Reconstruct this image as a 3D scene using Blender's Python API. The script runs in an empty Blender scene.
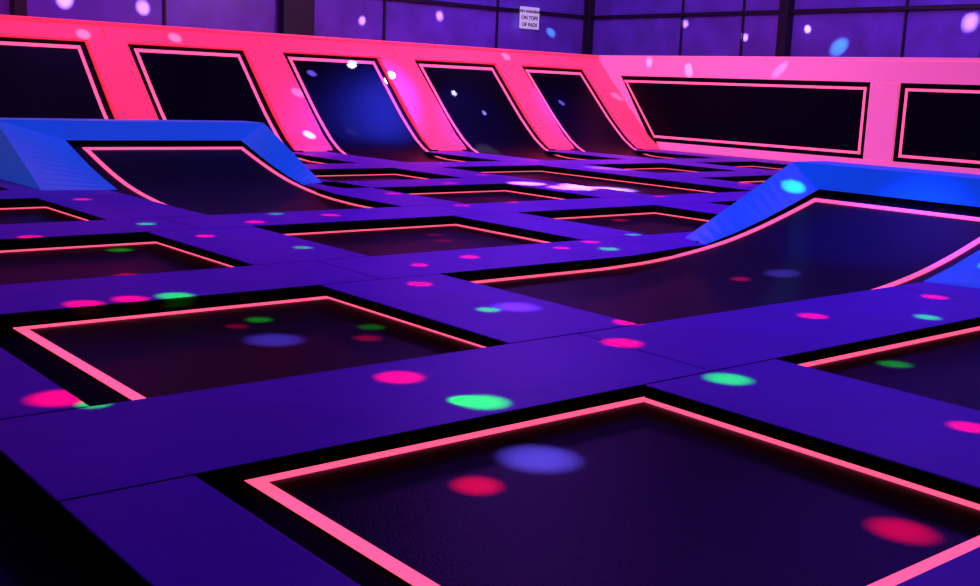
import bpy, bmesh
from math import *
from mathutils import Vector, Matrix
sc=bpy.context.scene
try: sc.view_settings.view_transform='Standard'
except Exception: pass

# ---------------- materials ----------------
def mat(name,base,rough=.5,emit=None,es=0,spec=.5,bump=None,vary=0,coat=0,metal=0):
    m=bpy.data.materials.new(name);m.use_nodes=True
    nt=m.node_tree;b=nt.nodes['Principled BSDF']
    b.inputs['Base Color'].default_value=(*base,1);b.inputs['Roughness'].default_value=rough
    b.inputs['Specular IOR Level'].default_value=spec;b.inputs['Metallic'].default_value=metal
    b.inputs['Coat Weight'].default_value=coat
    if emit:
        b.inputs['Emission Color'].default_value=(*emit,1);b.inputs['Emission Strength'].default_value=es
    tc=nt.nodes.new('ShaderNodeTexCoord')
    if vary:
        n=nt.nodes.new('ShaderNodeTexNoise');n.inputs['Scale'].default_value=1.3;n.inputs['Detail'].default_value=5
        nt.links.new(tc.outputs['Object'],n.inputs['Vector'])
        mx=nt.nodes.new('ShaderNodeMix');mx.data_type='RGBA'
        mx.inputs['A'].default_value=(*[c*(1-vary) for c in base],1);mx.inputs['B'].default_value=(*[min(1,c*(1+vary)) for c in base],1)
        nt.links.new(n.outputs['Fac'],mx.inputs['Factor']);nt.links.new(mx.outputs['Result'],b.inputs['Base Color'])
    if bump:
        sc_,st,kind=bump
        n=nt.nodes.new('ShaderNodeTexNoise' if kind=='n' else 'ShaderNodeTexVoronoi')
        n.inputs['Scale'].default_value=sc_
        nt.links.new(tc.outputs['Object'],n.inputs['Vector'])
        bp=nt.nodes.new('ShaderNodeBump');bp.inputs['Strength'].default_value=st;bp.inputs['Distance'].default_value=.01
        nt.links.new(n.outputs[0],bp.inputs['Height']);nt.links.new(bp.outputs['Normal'],b.inputs['Normal'])
    return m
M_pad=mat('violet_vinyl',(.19,.045,.64),.42,spec=.22,bump=(6,.45,'n'),vary=.22)
M_dark=mat('black_webbing_shade',(.003,.0015,.007),.8,spec=.04)  # black frame parts; on pad sides it is shade put into the colour
M_mat=mat('black_jump_mat',(.0016,.001,.007),.34,spec=.055,bump=(120,.12,'v'))
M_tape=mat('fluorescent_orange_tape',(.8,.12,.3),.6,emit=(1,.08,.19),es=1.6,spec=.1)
M_blue=mat('blue_vinyl',(.02,.34,.80),.4,emit=(.0,.085,.62),es=.42,spec=.25,bump=(9,.2,'n'),vary=.1)
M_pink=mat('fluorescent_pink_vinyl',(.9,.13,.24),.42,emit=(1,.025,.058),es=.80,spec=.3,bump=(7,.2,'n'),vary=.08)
M_pink_lit=mat('fluorescent_pink_vinyl_lit',(1,.28,.52),.42,emit=(1,.12,.31),es=.62,spec=.3,bump=(7,.2,'n'),vary=.08)  # same pink vinyl, paler: violet-white light put into the colour
M_wall=mat('insulated_wall_panel',(.18,.09,.66),.35,spec=.6,bump=(1.6,.9,'n'),vary=.6)
M_steel=mat('black_steel',(.008,.006,.015),.5)
M_floor=mat('dark_carpet',(.03,.015,.14),.9,bump=(60,.5,'n'),vary=.4)
M_ceil=mat('ceiling_deck',(.02,.015,.04),.8)
M_white=mat('sign_white',(.85,.85,.95),.5,emit=(.75,.7,1),es=.35)
M_ink=mat('sign_ink',(.01,.01,.02),.6)

# ---------------- mesh helper ----------------
class MB:
    def __init__(s,name,mats):
        s.n=name;s.m=mats;s.v=[];s.f=[];s.i=[]
    def poly(s,pts,mi=0):
        b=len(s.v);s.v+=[tuple(p) for p in pts];s.f.append(tuple(range(b,b+len(pts))));s.i.append(mi)
    def prism(s,a,b,mi=0,side=None):
        side=mi if side is None else side
        k=len(s.v);n=len(a);s.v+=[tuple(p) for p in a]+[tuple(p) for p in b]
        s.f.append(tuple(range(k,k+n)));s.i.append(mi)
        s.f.append(tuple(range(k+2*n-1,k+n-1,-1)));s.i.append(side)
        for j in range(n):
            q=(j+1)%n;s.f.append((k+j,k+n+j,k+n+q,k+q));s.i.append(side)
    def box(s,x0,x1,y0,y1,z0,z1,mi=0,side=None):
        t=[(x0,y0,z1),(x1,y0,z1),(x1,y1,z1),(x0,y1,z1)]
        s.prism(t,[(p[0],p[1],z0) for p in t],mi,side)
    def build(s,bevel=0,parent=None,smooth=False,recalc=True,weld=False,up=False,ang=40):
        me=bpy.data.meshes.new(s.n);me.from_pydata(s.v,[],s.f)
        for m in s.m: me.materials.append(m)
        for p,i in zip(me.polygons,s.i): p.material_index=i;p.use_smooth=smooth
        bm=bmesh.new();bm.from_mesh(me)
        if weld: bmesh.ops.remove_doubles(bm,verts=bm.verts,dist=.0005)
        if recalc: bmesh.ops.recalc_face_normals(bm,faces=bm.faces)
        if up and sum(f.normal.z for f in bm.faces)<0: bmesh.ops.reverse_faces(bm,faces=bm.faces)
        bm.to_mesh(me);bm.free()
        o=bpy.data.objects.new(s.n,me);bpy.context.collection.objects.link(o)
        if bevel:
            bv=o.modifiers.new('bevel','BEVEL');bv.width=bevel;bv.segments=3;bv.limit_method='ANGLE';bv.angle_limit=radians(ang)
        if parent: o.parent=parent
        return o
def empty(name,loc=(0,0,0)):
    e=bpy.data.objects.new(name,None);e.location=loc;bpy.context.collection.objects.link(e);return e

HP=.13
TX=[(2.01,4.35),(5.56,7.98),(9.06,11.38),(12.55,14.82),(16.1,18.4),(19.5,21.5)]
TY={-1:(-1.3,.78),0:(1.8,3.9),1:(4.93,7.1),2:(8.05,10.22),3:(11.17,13.35),4:(14.3,16.35),5:(17.4,19.6)}
OX=[(a-.28,b-.17) for a,b in TX]
OY={k:(a-.12,b-.15) for k,(a,b) in TY.items()}
TW=.066

def tape_rect(mb,x0,x1,y0,y1,z=.002,w=TW,mi=1):
    t=.005
    mb.box(x0,x1,y0,y0+w,z,z+t,mi);mb.box(x0,x1,y1-w,y1,z,z+t,mi)
    mb.box(x0,x0+w,y0+w,y1-w,z,z+t,mi);mb.box(x1-w,x1,y0+w,y1-w,z,z+t,mi)
def bed(x0,x1,y0,y1):
    mb=MB('trampoline',[M_mat,M_tape,M_dark])
    mb.box(x0,x1,y0,y1,-.012,0,0)
    e=.3
    mb.box(x0-e,x0,y0-e,y1+e,-.03,-.008,2);mb.box(x1,x1+e,y0-e,y1+e,-.03,-.008,2)
    mb.box(x0,x1,y0-e,y0,-.03,-.008,2);mb.box(x0,x1,y1,y1+e,-.03,-.008,2)
    tape_rect(mb,x0,x1,y0,y1)
    return mb.build()
for r in range(-1,5):
    for c in range(6):
        if r==1 and c in(1,2): continue
        if c==1 and r in(3,4): continue
        if c==3 and r in(3,4): continue
        a,b=TX[c]
        if c==0 and r>0: a+=.07;b+=.03
        bed(a,b,*TY[r])
bed(*TX[3],TY[3][0],TY[4][1])

# ---------------- padded walkways ----------------
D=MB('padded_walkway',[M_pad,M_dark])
X0,X1=1.22,22.4;Y0,Y1=-1.9,20.3
g=.003
def pad(x0,x1,y0,y1):
    if x1-x0>.02 and y1-y0>.02: D.box(x0+g,x1-g,y0+g,y1-g,.06,HP,0,1)  # side faces coloured black for the shade below the pad edge
def padpoly(pts):
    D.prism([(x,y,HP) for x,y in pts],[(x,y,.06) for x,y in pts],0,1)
cuts=[X0]
for c in range(5): cuts.append((OX[c][1]+OX[c+1][0])/2)
cuts.append(X1)
bounds=[(Y0,OY[-1][0])]+[(OY[r][1],OY[r+1][0]) for r in range(-1,5)]
for i,(a,b) in enumerate(bounds):
    for c in range(6):
        if i==5 and c in(1,3): continue
        if i==3 and c in(1,2): continue
        pad(cuts[c],cuts[c+1],a,b)
a,b=bounds[3]
padpoly([(cuts[1]+g,a),(7.5,a),(8.5,7.14),(cuts[2]+.1,7.14),(cuts[2]+.1,b),(cuts[1]+g,b)])
padpoly([(cuts[2]+.108,7.14),(cuts[3]-g,7.14),(cuts[3]-g,b),(cuts[2]+.108,b)])
for r in range(-1,6):
    y0=OY[r][0];y1=OY[r][1] if r<5 else 20.12
    for c in range(7):
        x0=X0 if c==0 else OX[c-1][1]
        x1=X1 if c==6 else OX[c][0]
        if r==1 and c==2: continue
        if r in(3,4) and c==2: continue
        pad(x0,x1,y0,y1)
y0=OY[3][0];x0,x1=OX[1][1],OX[2][0]
padpoly([(x0,y0+g),(x1-g,y0+g),(x1-g,15.0),(8.02,15.0),(8.02,13.6),(x0,12.6)])
padpoly([(8.02,15.008),(x1-g,15.008),(x1-g,OY[4][1]),(8.02,OY[4][1])])
a,b=bounds[5]
pad(cuts[1],OX[1][0],a,b)
pad(cuts[3],OX[3][0],a,b);pad(OX[3][1],cuts[4],a,b)
pad(OX[1][0],OX[1][1],16.6,OY[4][1])
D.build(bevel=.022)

K=MB('deck_frame',[M_dark])
K.box(X0+.02,X0+.10,Y0,Y1,-.1,.058);K.box(X0,22.4,Y0,Y0+.08,-.1,.058)
K.box(X0+.1,22.4,Y0+.08,22.6,-.095,-.04)
K.build()

# ---------------- ramps ----------------
def interp(P,s):
    for (a,za),(b,zb) in zip(P,P[1:]):
        if s<=b: return za+(zb-za)*max(0,(s-a))/(b-a)
    return P[-1][1]
def smoothP(P,n=28):
    a,b=P[0][0],P[-1][0];out=[]
    for i in range(n+1):
        s=a+(b-a)*i/n
        z=sum(interp(P,min(b,max(a,s+d))) for d in(-.18,-.09,0,.09,.18))/5
        out.append((s,z))
    out[-1]=P[-1];return out
MP=[(7.2,0),(7.9,.025),(8.5,.085),(9.0,.16),(9.5,.27),(10.0,.405),(10.46,.54),(10.8,.63)]
def lerp(a,b,t): return tuple(p+(q-p)*t for p,q in zip(a,b))
NI=12
IN=[(8.75,.131),(9.2,.225),(9.65,.34),(10.1,.475),(10.60,.635)]
def ramp(T,s0,tape_s0,w0,w1,iw0,iw1,ow0,ow1):
    e=empty('ramp_trampoline')
    prof=[(s0,0)]+smoothP(MP)
    mb=MB('jump_mat',[M_mat])
    for (a,za),(b,zb) in zip(prof,prof[1:]):
        mb.poly([T(a,w0-.25,za),T(b,w0-.25,zb),T(b,w1+.25,zb),T(a,w1+.25,za)])
    mb.build(parent=e,smooth=True,weld=True,up=True)
    tb=MB('tape_line',[M_tape])
    tp=[(tape_s0,0)]+[p for p in prof if tape_s0<p[0]<10.46]+[(10.46,interp(prof,10.46))]
    for (a,za),(b,zb) in zip(tp,tp[1:]):
        for u0,u1 in((w0,w0+TW),(w1-TW,w1)):
            q=[T(a,u0,za+.008),T(b,u0,zb+.008),T(b,u1,zb+.008),T(a,u1,za+.008)]
            tb.prism(q,[(p[0],p[1],p[2]-.007) for p in q])
    for a,b in((tape_s0,tape_s0+TW),(10.38,10.46)):
        za,zb=interp(prof,a),interp(prof,b)
        q=[T(a,w0,za+.010),T(b,w0,zb+.010),T(b,w1,zb+.010),T(a,w1,za+.010)]
        tb.prism(q,[(p[0],p[1],p[2]-.008) for p in q])
    tb.build(parent=e)
    pb=MB('blue_pads',[M_blue]);sk=MB('black_skirt',[M_dark])
    o_a,o_b=(8.95,.131),(10.7,.9)
    for iw,ow in((iw0,ow0),(iw1,ow1)):
        for j in range(NI):
            sa=8.75+(10.6-8.75)*j/NI;sb=8.75+(10.6-8.75)*(j+1)/NI
            i0=(sa,interp(IN,sa));i1=(sb,interp(IN,sb))
            q0=lerp(o_a,o_b,j/NI);q1=lerp(o_a,o_b,(j+1)/NI)
            pb.poly([T(i0[0],iw,i0[1]),T(i1[0],iw,i1[1]),T(q1[0],ow,q1[1]),T(q0[0],ow,q0[1])])
            pb.poly([T(q0[0],ow,q0[1]),T(q1[0],ow,q1[1]),T(q1[0],ow,.125),T(q0[0],ow,.125)])
            sk.poly([T(i0[0],iw,i0[1]-.004),T(i1[0],iw,i1[1]-.004),T(i1[0],iw,interp(prof,i1[0])-.05),T(i0[0],iw,interp(prof,i0[0])-.05)])
    pb.poly([T(10.6,iw0,.635),T(10.6,iw1,.635),T(10.7+.001,ow1,.9),T(10.7+.001,ow0,.9)])
    sk.poly([T(10.6,iw0,.63),T(10.6,iw1,.63),T(10.6,iw1,.5),T(10.6,iw0,.5)])
    B=11.35
    pb.poly([T(10.7,ow0,.9),T(10.7,ow1,.9),T(B,ow1,.9),T(B,ow0,.9)])
    pb.poly([T(B,ow0,.9),T(B,ow1,.9),T(B+.15,ow1,.125),T(B+.15,ow0,.125)])
    for ow in(ow0,ow1):
        pb.poly([T(10.7,ow,.9),T(B,ow,.9),T(B+.15,ow,.125),T(10.7,ow,.125)])
    pb.build(parent=e,weld=True,bevel=.04,ang=24)
    sk.build(parent=e)
    return e
ramp(lambda s,w,z:(s,w,z),5.2,5.56,4.93,7.1,OY[1][0],7.15,4.15,7.6)
sh=5.08
ramp(lambda s,w,z:(w,s+sh,z),10.9-sh,11.17-sh,5.56,7.98,5.38,8.03,4.5,8.47)

# ---------------- left angled wall ----------------
WP=[(17.1,0),(19.3,0),(19.6,.02),(19.9,.07),(20.2,.18),(20.5,.36),(20.8,.6),(21.1,.86),(21.4,1.15),(22.2,1.95),(22.5,2.25)]
for c in range(6):
    e=empty('angled_wall_trampoline')
    x0,x1=TX[c]
    mb=MB('jump_mat',[M_mat])
    for (a,za),(b,zb) in zip(WP,WP[1:]):
        mb.poly([(x0-.3,a,za),(x1+.3,a,za),(x1+.3,b,zb),(x0-.3,b,zb)])
    mb.build(parent=e,smooth=True,weld=True,up=True)
    tb=MB('tape_line',[M_tape])
    tp=[(17.4,0)]+[p for p in WP if 17.4<p[0]<22.3]+[(22.3,2.05)]
    for (a,za),(b,zb) in zip(tp,tp[1:]):
        for u0,u1 in((x0,x0+TW),(x1-TW,x1)):
            q=[(u0,a-.006,za+.008),(u1,a-.006,za+.008),(u1,b-.006,zb+.008),(u0,b-.006,zb+.008)]
            tb.prism(q,[(p[0],p[1]+.006,p[2]-.006) for p in q])
    for (a,za),(b,zb) in(((17.4,0),(17.475,0)),((22.24,1.99),(22.3,2.05))):
        q=[(x0,a-.007,za+.009),(x1,a-.007,za+.009),(x1,b-.007,zb+.009),(x0,b-.007,zb+.009)]
        tb.prism(q,[(p[0],p[1]+.006,p[2]-.006) for p in q])
    tb.build(parent=e)

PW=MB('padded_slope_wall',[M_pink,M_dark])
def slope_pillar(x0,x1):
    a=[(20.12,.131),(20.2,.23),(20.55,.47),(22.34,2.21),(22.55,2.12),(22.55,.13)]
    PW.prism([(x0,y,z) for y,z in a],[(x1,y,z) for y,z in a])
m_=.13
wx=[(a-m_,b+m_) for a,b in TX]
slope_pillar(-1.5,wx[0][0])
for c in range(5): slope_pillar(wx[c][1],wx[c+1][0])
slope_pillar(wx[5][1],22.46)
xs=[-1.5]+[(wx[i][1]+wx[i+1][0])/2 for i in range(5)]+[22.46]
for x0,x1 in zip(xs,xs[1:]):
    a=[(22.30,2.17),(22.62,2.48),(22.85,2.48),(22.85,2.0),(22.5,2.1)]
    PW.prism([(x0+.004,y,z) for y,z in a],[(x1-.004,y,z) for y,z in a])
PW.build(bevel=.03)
CP=MB('wall_top_padding',[M_pink_lit,M_pink])
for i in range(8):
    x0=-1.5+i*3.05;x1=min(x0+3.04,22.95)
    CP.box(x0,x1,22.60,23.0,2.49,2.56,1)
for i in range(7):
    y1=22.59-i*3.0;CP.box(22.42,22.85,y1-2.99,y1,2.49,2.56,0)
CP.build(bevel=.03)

# ---------------- right vertical wall ----------------
RW=MB('padded_end_wall',[M_pink_lit,M_dark])
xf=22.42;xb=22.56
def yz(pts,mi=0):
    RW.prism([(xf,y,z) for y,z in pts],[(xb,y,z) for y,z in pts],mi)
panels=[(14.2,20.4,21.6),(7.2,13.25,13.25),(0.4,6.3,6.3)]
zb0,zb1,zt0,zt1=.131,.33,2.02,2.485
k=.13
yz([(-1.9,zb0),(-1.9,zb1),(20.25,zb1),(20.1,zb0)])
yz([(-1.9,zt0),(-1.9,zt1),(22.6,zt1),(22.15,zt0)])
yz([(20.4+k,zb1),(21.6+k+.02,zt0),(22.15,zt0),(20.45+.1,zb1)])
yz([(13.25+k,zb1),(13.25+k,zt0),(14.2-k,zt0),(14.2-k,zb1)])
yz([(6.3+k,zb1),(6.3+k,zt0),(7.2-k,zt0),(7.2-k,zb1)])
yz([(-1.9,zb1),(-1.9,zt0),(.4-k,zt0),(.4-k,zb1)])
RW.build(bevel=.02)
for y0,y1b,y1t in panels:
    mb=MB('wall_trampoline',[M_mat,M_tape])
    yb=y1b+.25;yt=y1t+.25
    mb.prism([(22.50,y0-.25,.25),(22.50,yb,.25),(22.50,yt,2.1),(22.50,y0-.25,2.1)],[(22.54,y0-.25,.25),(22.54,yb,.25),(22.54,yt,2.1),(22.54,y0-.25,2.1)],0)
    z0,z1=.43,1.91;w=.058
    def seg(p):
        mb.prism([(22.488,y,z) for y,z in p],[(22.497,y,z) for y,z in p],1)
    seg([(y0,z0),(y1b,z0),(y1b,z0+w),(y0,z0+w)]);seg([(y0,z1-w),(y1t,z1-w),(y1t,z1),(y0,z1)])
    seg([(y0,z0),(y0,z1),(y0+w,z1),(y0+w,z0)]);seg([(y1b-w,z0),(y1t-w,z1),(y1t,z1),(y1b,z0)])
    mb.build()

# ---------------- building shell ----------------
def boxobj(name,b,m,bev=0):
    q=MB(name,[m]);q.box(*b);return q.build(bevel=bev)
boxobj('floor',(-8,25.5,-8,26.2,-.25,-.1),M_floor)
boxobj('wall_back',(-8,25.7,26.2,26.4,-.1,7),M_wall)
boxobj('wall_right',(25.5,25.7,-8,26.2,-.1,7),M_wall)
boxobj('wall_left',(-8.2,-8,-8,26.4,-.1,7),M_wall)
boxobj('wall_front',(-8,25.7,-8.2,-8,-.1,7),M_wall)
boxobj('ceiling',(-8.2,25.7,-8.2,26.4,7,7.15),M_ceil)
G=MB('steel_wall_frame',[M_steel])
G.box(-8,25.4,26.05,26.19,3.80,3.90);G.box(25.35,25.49,-8,26.1,3.80,3.90)
G.box(-8,25.4,26.12,26.19,5.6,5.7);G.box(25.42,25.49,-8,26.1,5.6,5.7)
G.box(25.25,25.49,25.95,26.19,-.1,6.99)
G.box(14.45,15.35,25.9,26.19,-.1,6.99)
for y in(18.6,11.5,4.4,-2.7): G.box(25.2,25.49,y-.14,y+.14,-.1,6.99)
for x in(8,1,-6): G.box(x-.14,x+.14,25.9,26.19,-.1,6.99)
for x in(17.7,21.7,11.4): G.box(x-.035,x+.035,26.14,26.19,-.1,6.99)
for y in(22.3,20.1,15.2,13.2): G.box(25.44,25.49,y-.03,y+.03,-.1,6.99)
G.build(bevel=.01)

sg=MB('safety_sign',[M_white,M_ink])
sx,sy,sz=22.85,26.04,3.66;W,H=.78,.64
sg.box(sx-W/2,sx+W/2,sy-.012,sy,sz-H/2,sz+H/2,0)
sgo=sg.build(bevel=.004)
def text(body,size,x,z):
    cu=bpy.data.curves.new('lettering','FONT');cu.body=body;cu.size=size;cu.align_x='CENTER';cu.extrude=.003;cu.offset=.004
    o=bpy.data.objects.new('lettering',cu);bpy.context.collection.objects.link(o);cu.materials.append(M_ink)
    o.location=(x,sy-.018,z);o.rotation_euler=(pi/2,0,0);o.parent=sgo
text('NO HANGING',.118,sx,sz+.15);text('ON TOPS',.155,sx,sz-.05);text('OF PADS',.155,sx,sz-.25)

# ---------------- lights ----------------
def area(loc,target,size,col,p):  # serves the blacklights and the added fill lamps alike
    l=bpy.data.lights.new('blacklight_and_fill','AREA');l.size=size;l.color=col;l.energy=p
    o=bpy.data.objects.new('blacklight_and_fill',l);bpy.context.collection.objects.link(o);o.location=loc
    o.rotation_euler=(Vector(target)-Vector(loc)).to_track_quat('-Z','Y').to_euler();return o
UV=(.18,.035,1)
area((6.6,5.2,6.6),(6.6,5.2,0),2,UV,110)
area((9,9,6.6),(9,9,0),4,UV,280)
area((15,8,6.6),(15,8,0),4,UV,370)
area((15,17,6.6),(15,17,0),4,(.34,.06,1),360)
area((5,17,6.6),(5,18,0),4,(.30,.04,.8),110)
area((6.5,17.5,5.8),(7,22.4,1.4),2,(1,.12,.10),150)  # added red fill, no real fixture, reddens left pink wall
area((17,16.5,5.8),(19,22,1.2),2,(1,.4,.95),280)  # added pink-white fill, no real fixture, lifts the lower pillars
area((20,22.8,6.2),(22,26,3.4),3,(.28,.12,1),110)  # added violet fill, unseen, brightens the back building wall
area((22.5,14,6.2),(25.5,15,3),3,(.36,.14,1),110)  # added unseen fill for the right building wall
area((9,22.8,6.2),(9,26,3),3,(.32,.10,1),80)  # added unseen fill for the left part of the back wall

fix=[(4,5),(9,6),(5,11),(11,12),(16,16),(20,12),(9,19),(18,21)]
FX=[]
for x,y in fix:
    e=empty('disco_light',(x,y,6.3));FX.append((x,y,e))
    q=MB('housing',[M_steel]);n=14
    q.prism([(.13*cos(2*pi*i/n),.13*sin(2*pi*i/n),.28) for i in range(n)],[(.19*cos(2*pi*i/n),.19*sin(2*pi*i/n),.06) for i in range(n)])
    q.box(-.03,.03,-.03,.03,.28,.66);q.box(-.12,.12,-.12,.12,.64,.67);q.build(parent=e)
def spot(t,col,E,rad,blend=.8):
    t=Vector(t)
    fx=min(FX,key=lambda p:(p[0]-t.x)**2+(p[1]-t.y)**2)
    s=Vector((fx[0],fx[1],6.3));d=(t-s).length
    l=bpy.data.lights.new('beam','SPOT');l.energy=E*d*d*13;l.color=col;l.spot_size=max(.018,2*atan(rad/d));l.spot_blend=blend;l.shadow_soft_size=.01
    o=bpy.data.objects.new('beam',l);bpy.context.collection.objects.link(o);o.parent=fx[2]
    o.rotation_euler=(t-s).to_track_quat('-Z','Y').to_euler()
RED=(1,.0,.02);GRN=(.0,1,.0);LIL=(.35,.28,1);WH=(.9,.75,1);CY=(.05,.9,.6)
P=HP
for x,y,r in[(4.78,4.48,.15),(3.19,4.51,.15),(1.66,5.0,.17),(2.5,7.03,.15),(2.81,7.05,.14),(5.25,4.88,.12),(6.57,4.39,.12),(4.86,6.64,.12),(8.13,4.36,.12),(4.95,2.41,.11),(4.55,9.59,.11),(3.14,10.12,.13),(6.04,7.53,.11),(6.51,10.6,.13),(5.38,7.36,.09),(7.76,7.78,.11),(10.39,13.5,.16),(5.46,10.35,.13),(8.6,10.9,.13),(12.0,9.2,.14),(15.6,12.0,.15),(11.9,14.6,.15),(7.2,7.6,.1),(4.6,12.9,.13),(8.6,12.4,.13),(9.5,11.0,.11),(12.2,10.9,.13),(15.4,9.6,.13),(18.9,13.2,.16),(15.4,17.3,.16)]:
    spot((x,y,P),RED,24,r,.95)
for x,y,r,E in[(4.66,3.59,.15,4),(3.27,3.93,.15,4.6),(3.11,7.02,.15,4),(7.58,7.35,.12,3.5),(7.3,3.95,.11,2.5),(4.4,10.6,.11,3),(1.75,4.83,.09,3),(8.6,8.0,.1,2.5),(11.8,12.0,.12,3),(5.0,8.6,.1,2),(6.0,10.9,.1,2),(4.70,5.64,.1,3.5)]:
    spot((x,y,P),GRN,E*14,r,.9)
spot((4.93,5.62,P),LIL,9,.2,1)
spot((10.35,7.3,.8),CY,10,.15);spot((9.3,4.5,.3),CY,10,.14)
for x,y,r,c,E in[(2.77,3.35,.13,RED,650),(3.82,2.08,.15,RED,850),(3.85,5.8,.11,RED,300),(7.88,6.03,.11,RED,360),(4.05,6.06,.11,GRN,200),(3.21,3.46,.22,LIL,260),(3.32,6.04,.22,LIL,160),(6.29,3.59,.12,GRN,600),(3.52,6.61,.11,GRN,400),(3.42,8.62,.12,RED,300),(3.20,3.98,.10,GRN,130),(3.86,9.9,.14,GRN,230),(10.28,9.81,.14,RED,300),(7.0,9.2,.12,RED,250),(3.3,6.5,.09,RED,250),(7.2,9.6,.12,RED,250),(8.3,5.9,.2,LIL,90)]:
    spot((x,y,0.02),c,E,r,1)
spot((12.3,12.5,P),WH,60,.5,.9);spot((11.6,13.1,P),WH,70,.35,.9);spot((11.8,12.3,P),WH,50,.45,1);spot((15.7,15.3,P),WH,8,.6,.8);spot((16.5,20.0,P),WH,12,.4,.8);spot((13.2,13.0,.02),WH,2500,.6,.9)
for t,r in[((13.0,22.0,1.68),.11),((14.15,22.2,1.95),.11),((12.09,20.53,.4),.14),((13.25,20.7,.45),.13),((16.7,21.65,1.4),.09),((14.95,21.9,1.65),.11),((20.1,21.5,1.25),.09),((17.3,21.2,1.0),.07)]:
    spot(t,(.7,.65,1),420 if t[2]>.5 else 40,r)
spot((13.8,21.2,1.0),(.03,.04,1),7,1.7,1);spot((16.9,20.9,.7),(.06,.05,1),7,1.4,1);spot((20.2,20.9,.7),(.06,.05,1),7,1.4,1)
spot((9.7,5.9,.4),(.04,.07,1),30,1.2,1)
for t,r in[((8.1,22.4,2.3),.17),((10.0,22.45,2.33),.17),((19,22.5,2.4),.16),((22.42,21.6,1.2),.16),((22.42,19.3,2.2),.16),((22.42,20.68,2.4),.13),((12.3,21.4,1.3),.16),((22.42,16.5,2.25),.13)]:
    spot(t,WH,6,r)
for t,r,c in[((9.06,26.2,3.15),.24,WH),((10.88,26.2,3.1),.2,WH),((25.5,17.0,2.94),.24,CY),((25.5,13.57,3.5),.24,WH),((25.5,22.2,3.6),.13,WH),((23.9,26.2,3.3),.15,CY),((19.6,26.2,3.5),.15,WH),((25.5,20.0,3.2),.12,WH),((17.0,26.2,3.2),.13,WH),((25.5,18.0,3.4),.12,WH)]:
    spot(t,c,20,r,.95)

w=bpy.data.worlds.new('World');sc.world=w;w.use_nodes=True
w.node_tree.nodes['Background'].inputs[0].default_value=(.05,.02,.2,1);w.node_tree.nodes['Background'].inputs[1].default_value=.3

# ---------------- camera ----------------
yaw,pitch,roll=.87506,.182604,.0404815
f=Vector((cos(pitch)*cos(yaw),cos(pitch)*sin(yaw),-sin(pitch)))
r0=Vector((sin(yaw),-cos(yaw),0));u0=r0.cross(f)
r=cos(roll)*r0+sin(roll)*u0;u=-sin(roll)*r0+cos(roll)*u0
cam=bpy.data.cameras.new('camera');co=bpy.data.objects.new('camera',cam);bpy.context.collection.objects.link(co)
co.matrix_world=Matrix(((r.x,u.x,-f.x,0),(r.y,u.y,-f.y,0),(r.z,u.z,-f.z,1.6),(0,0,0,1)))
cam.sensor_fit='HORIZONTAL';cam.sensor_width=36;cam.lens=1119.418/980*36
cam.clip_end=200
sc.camera=co
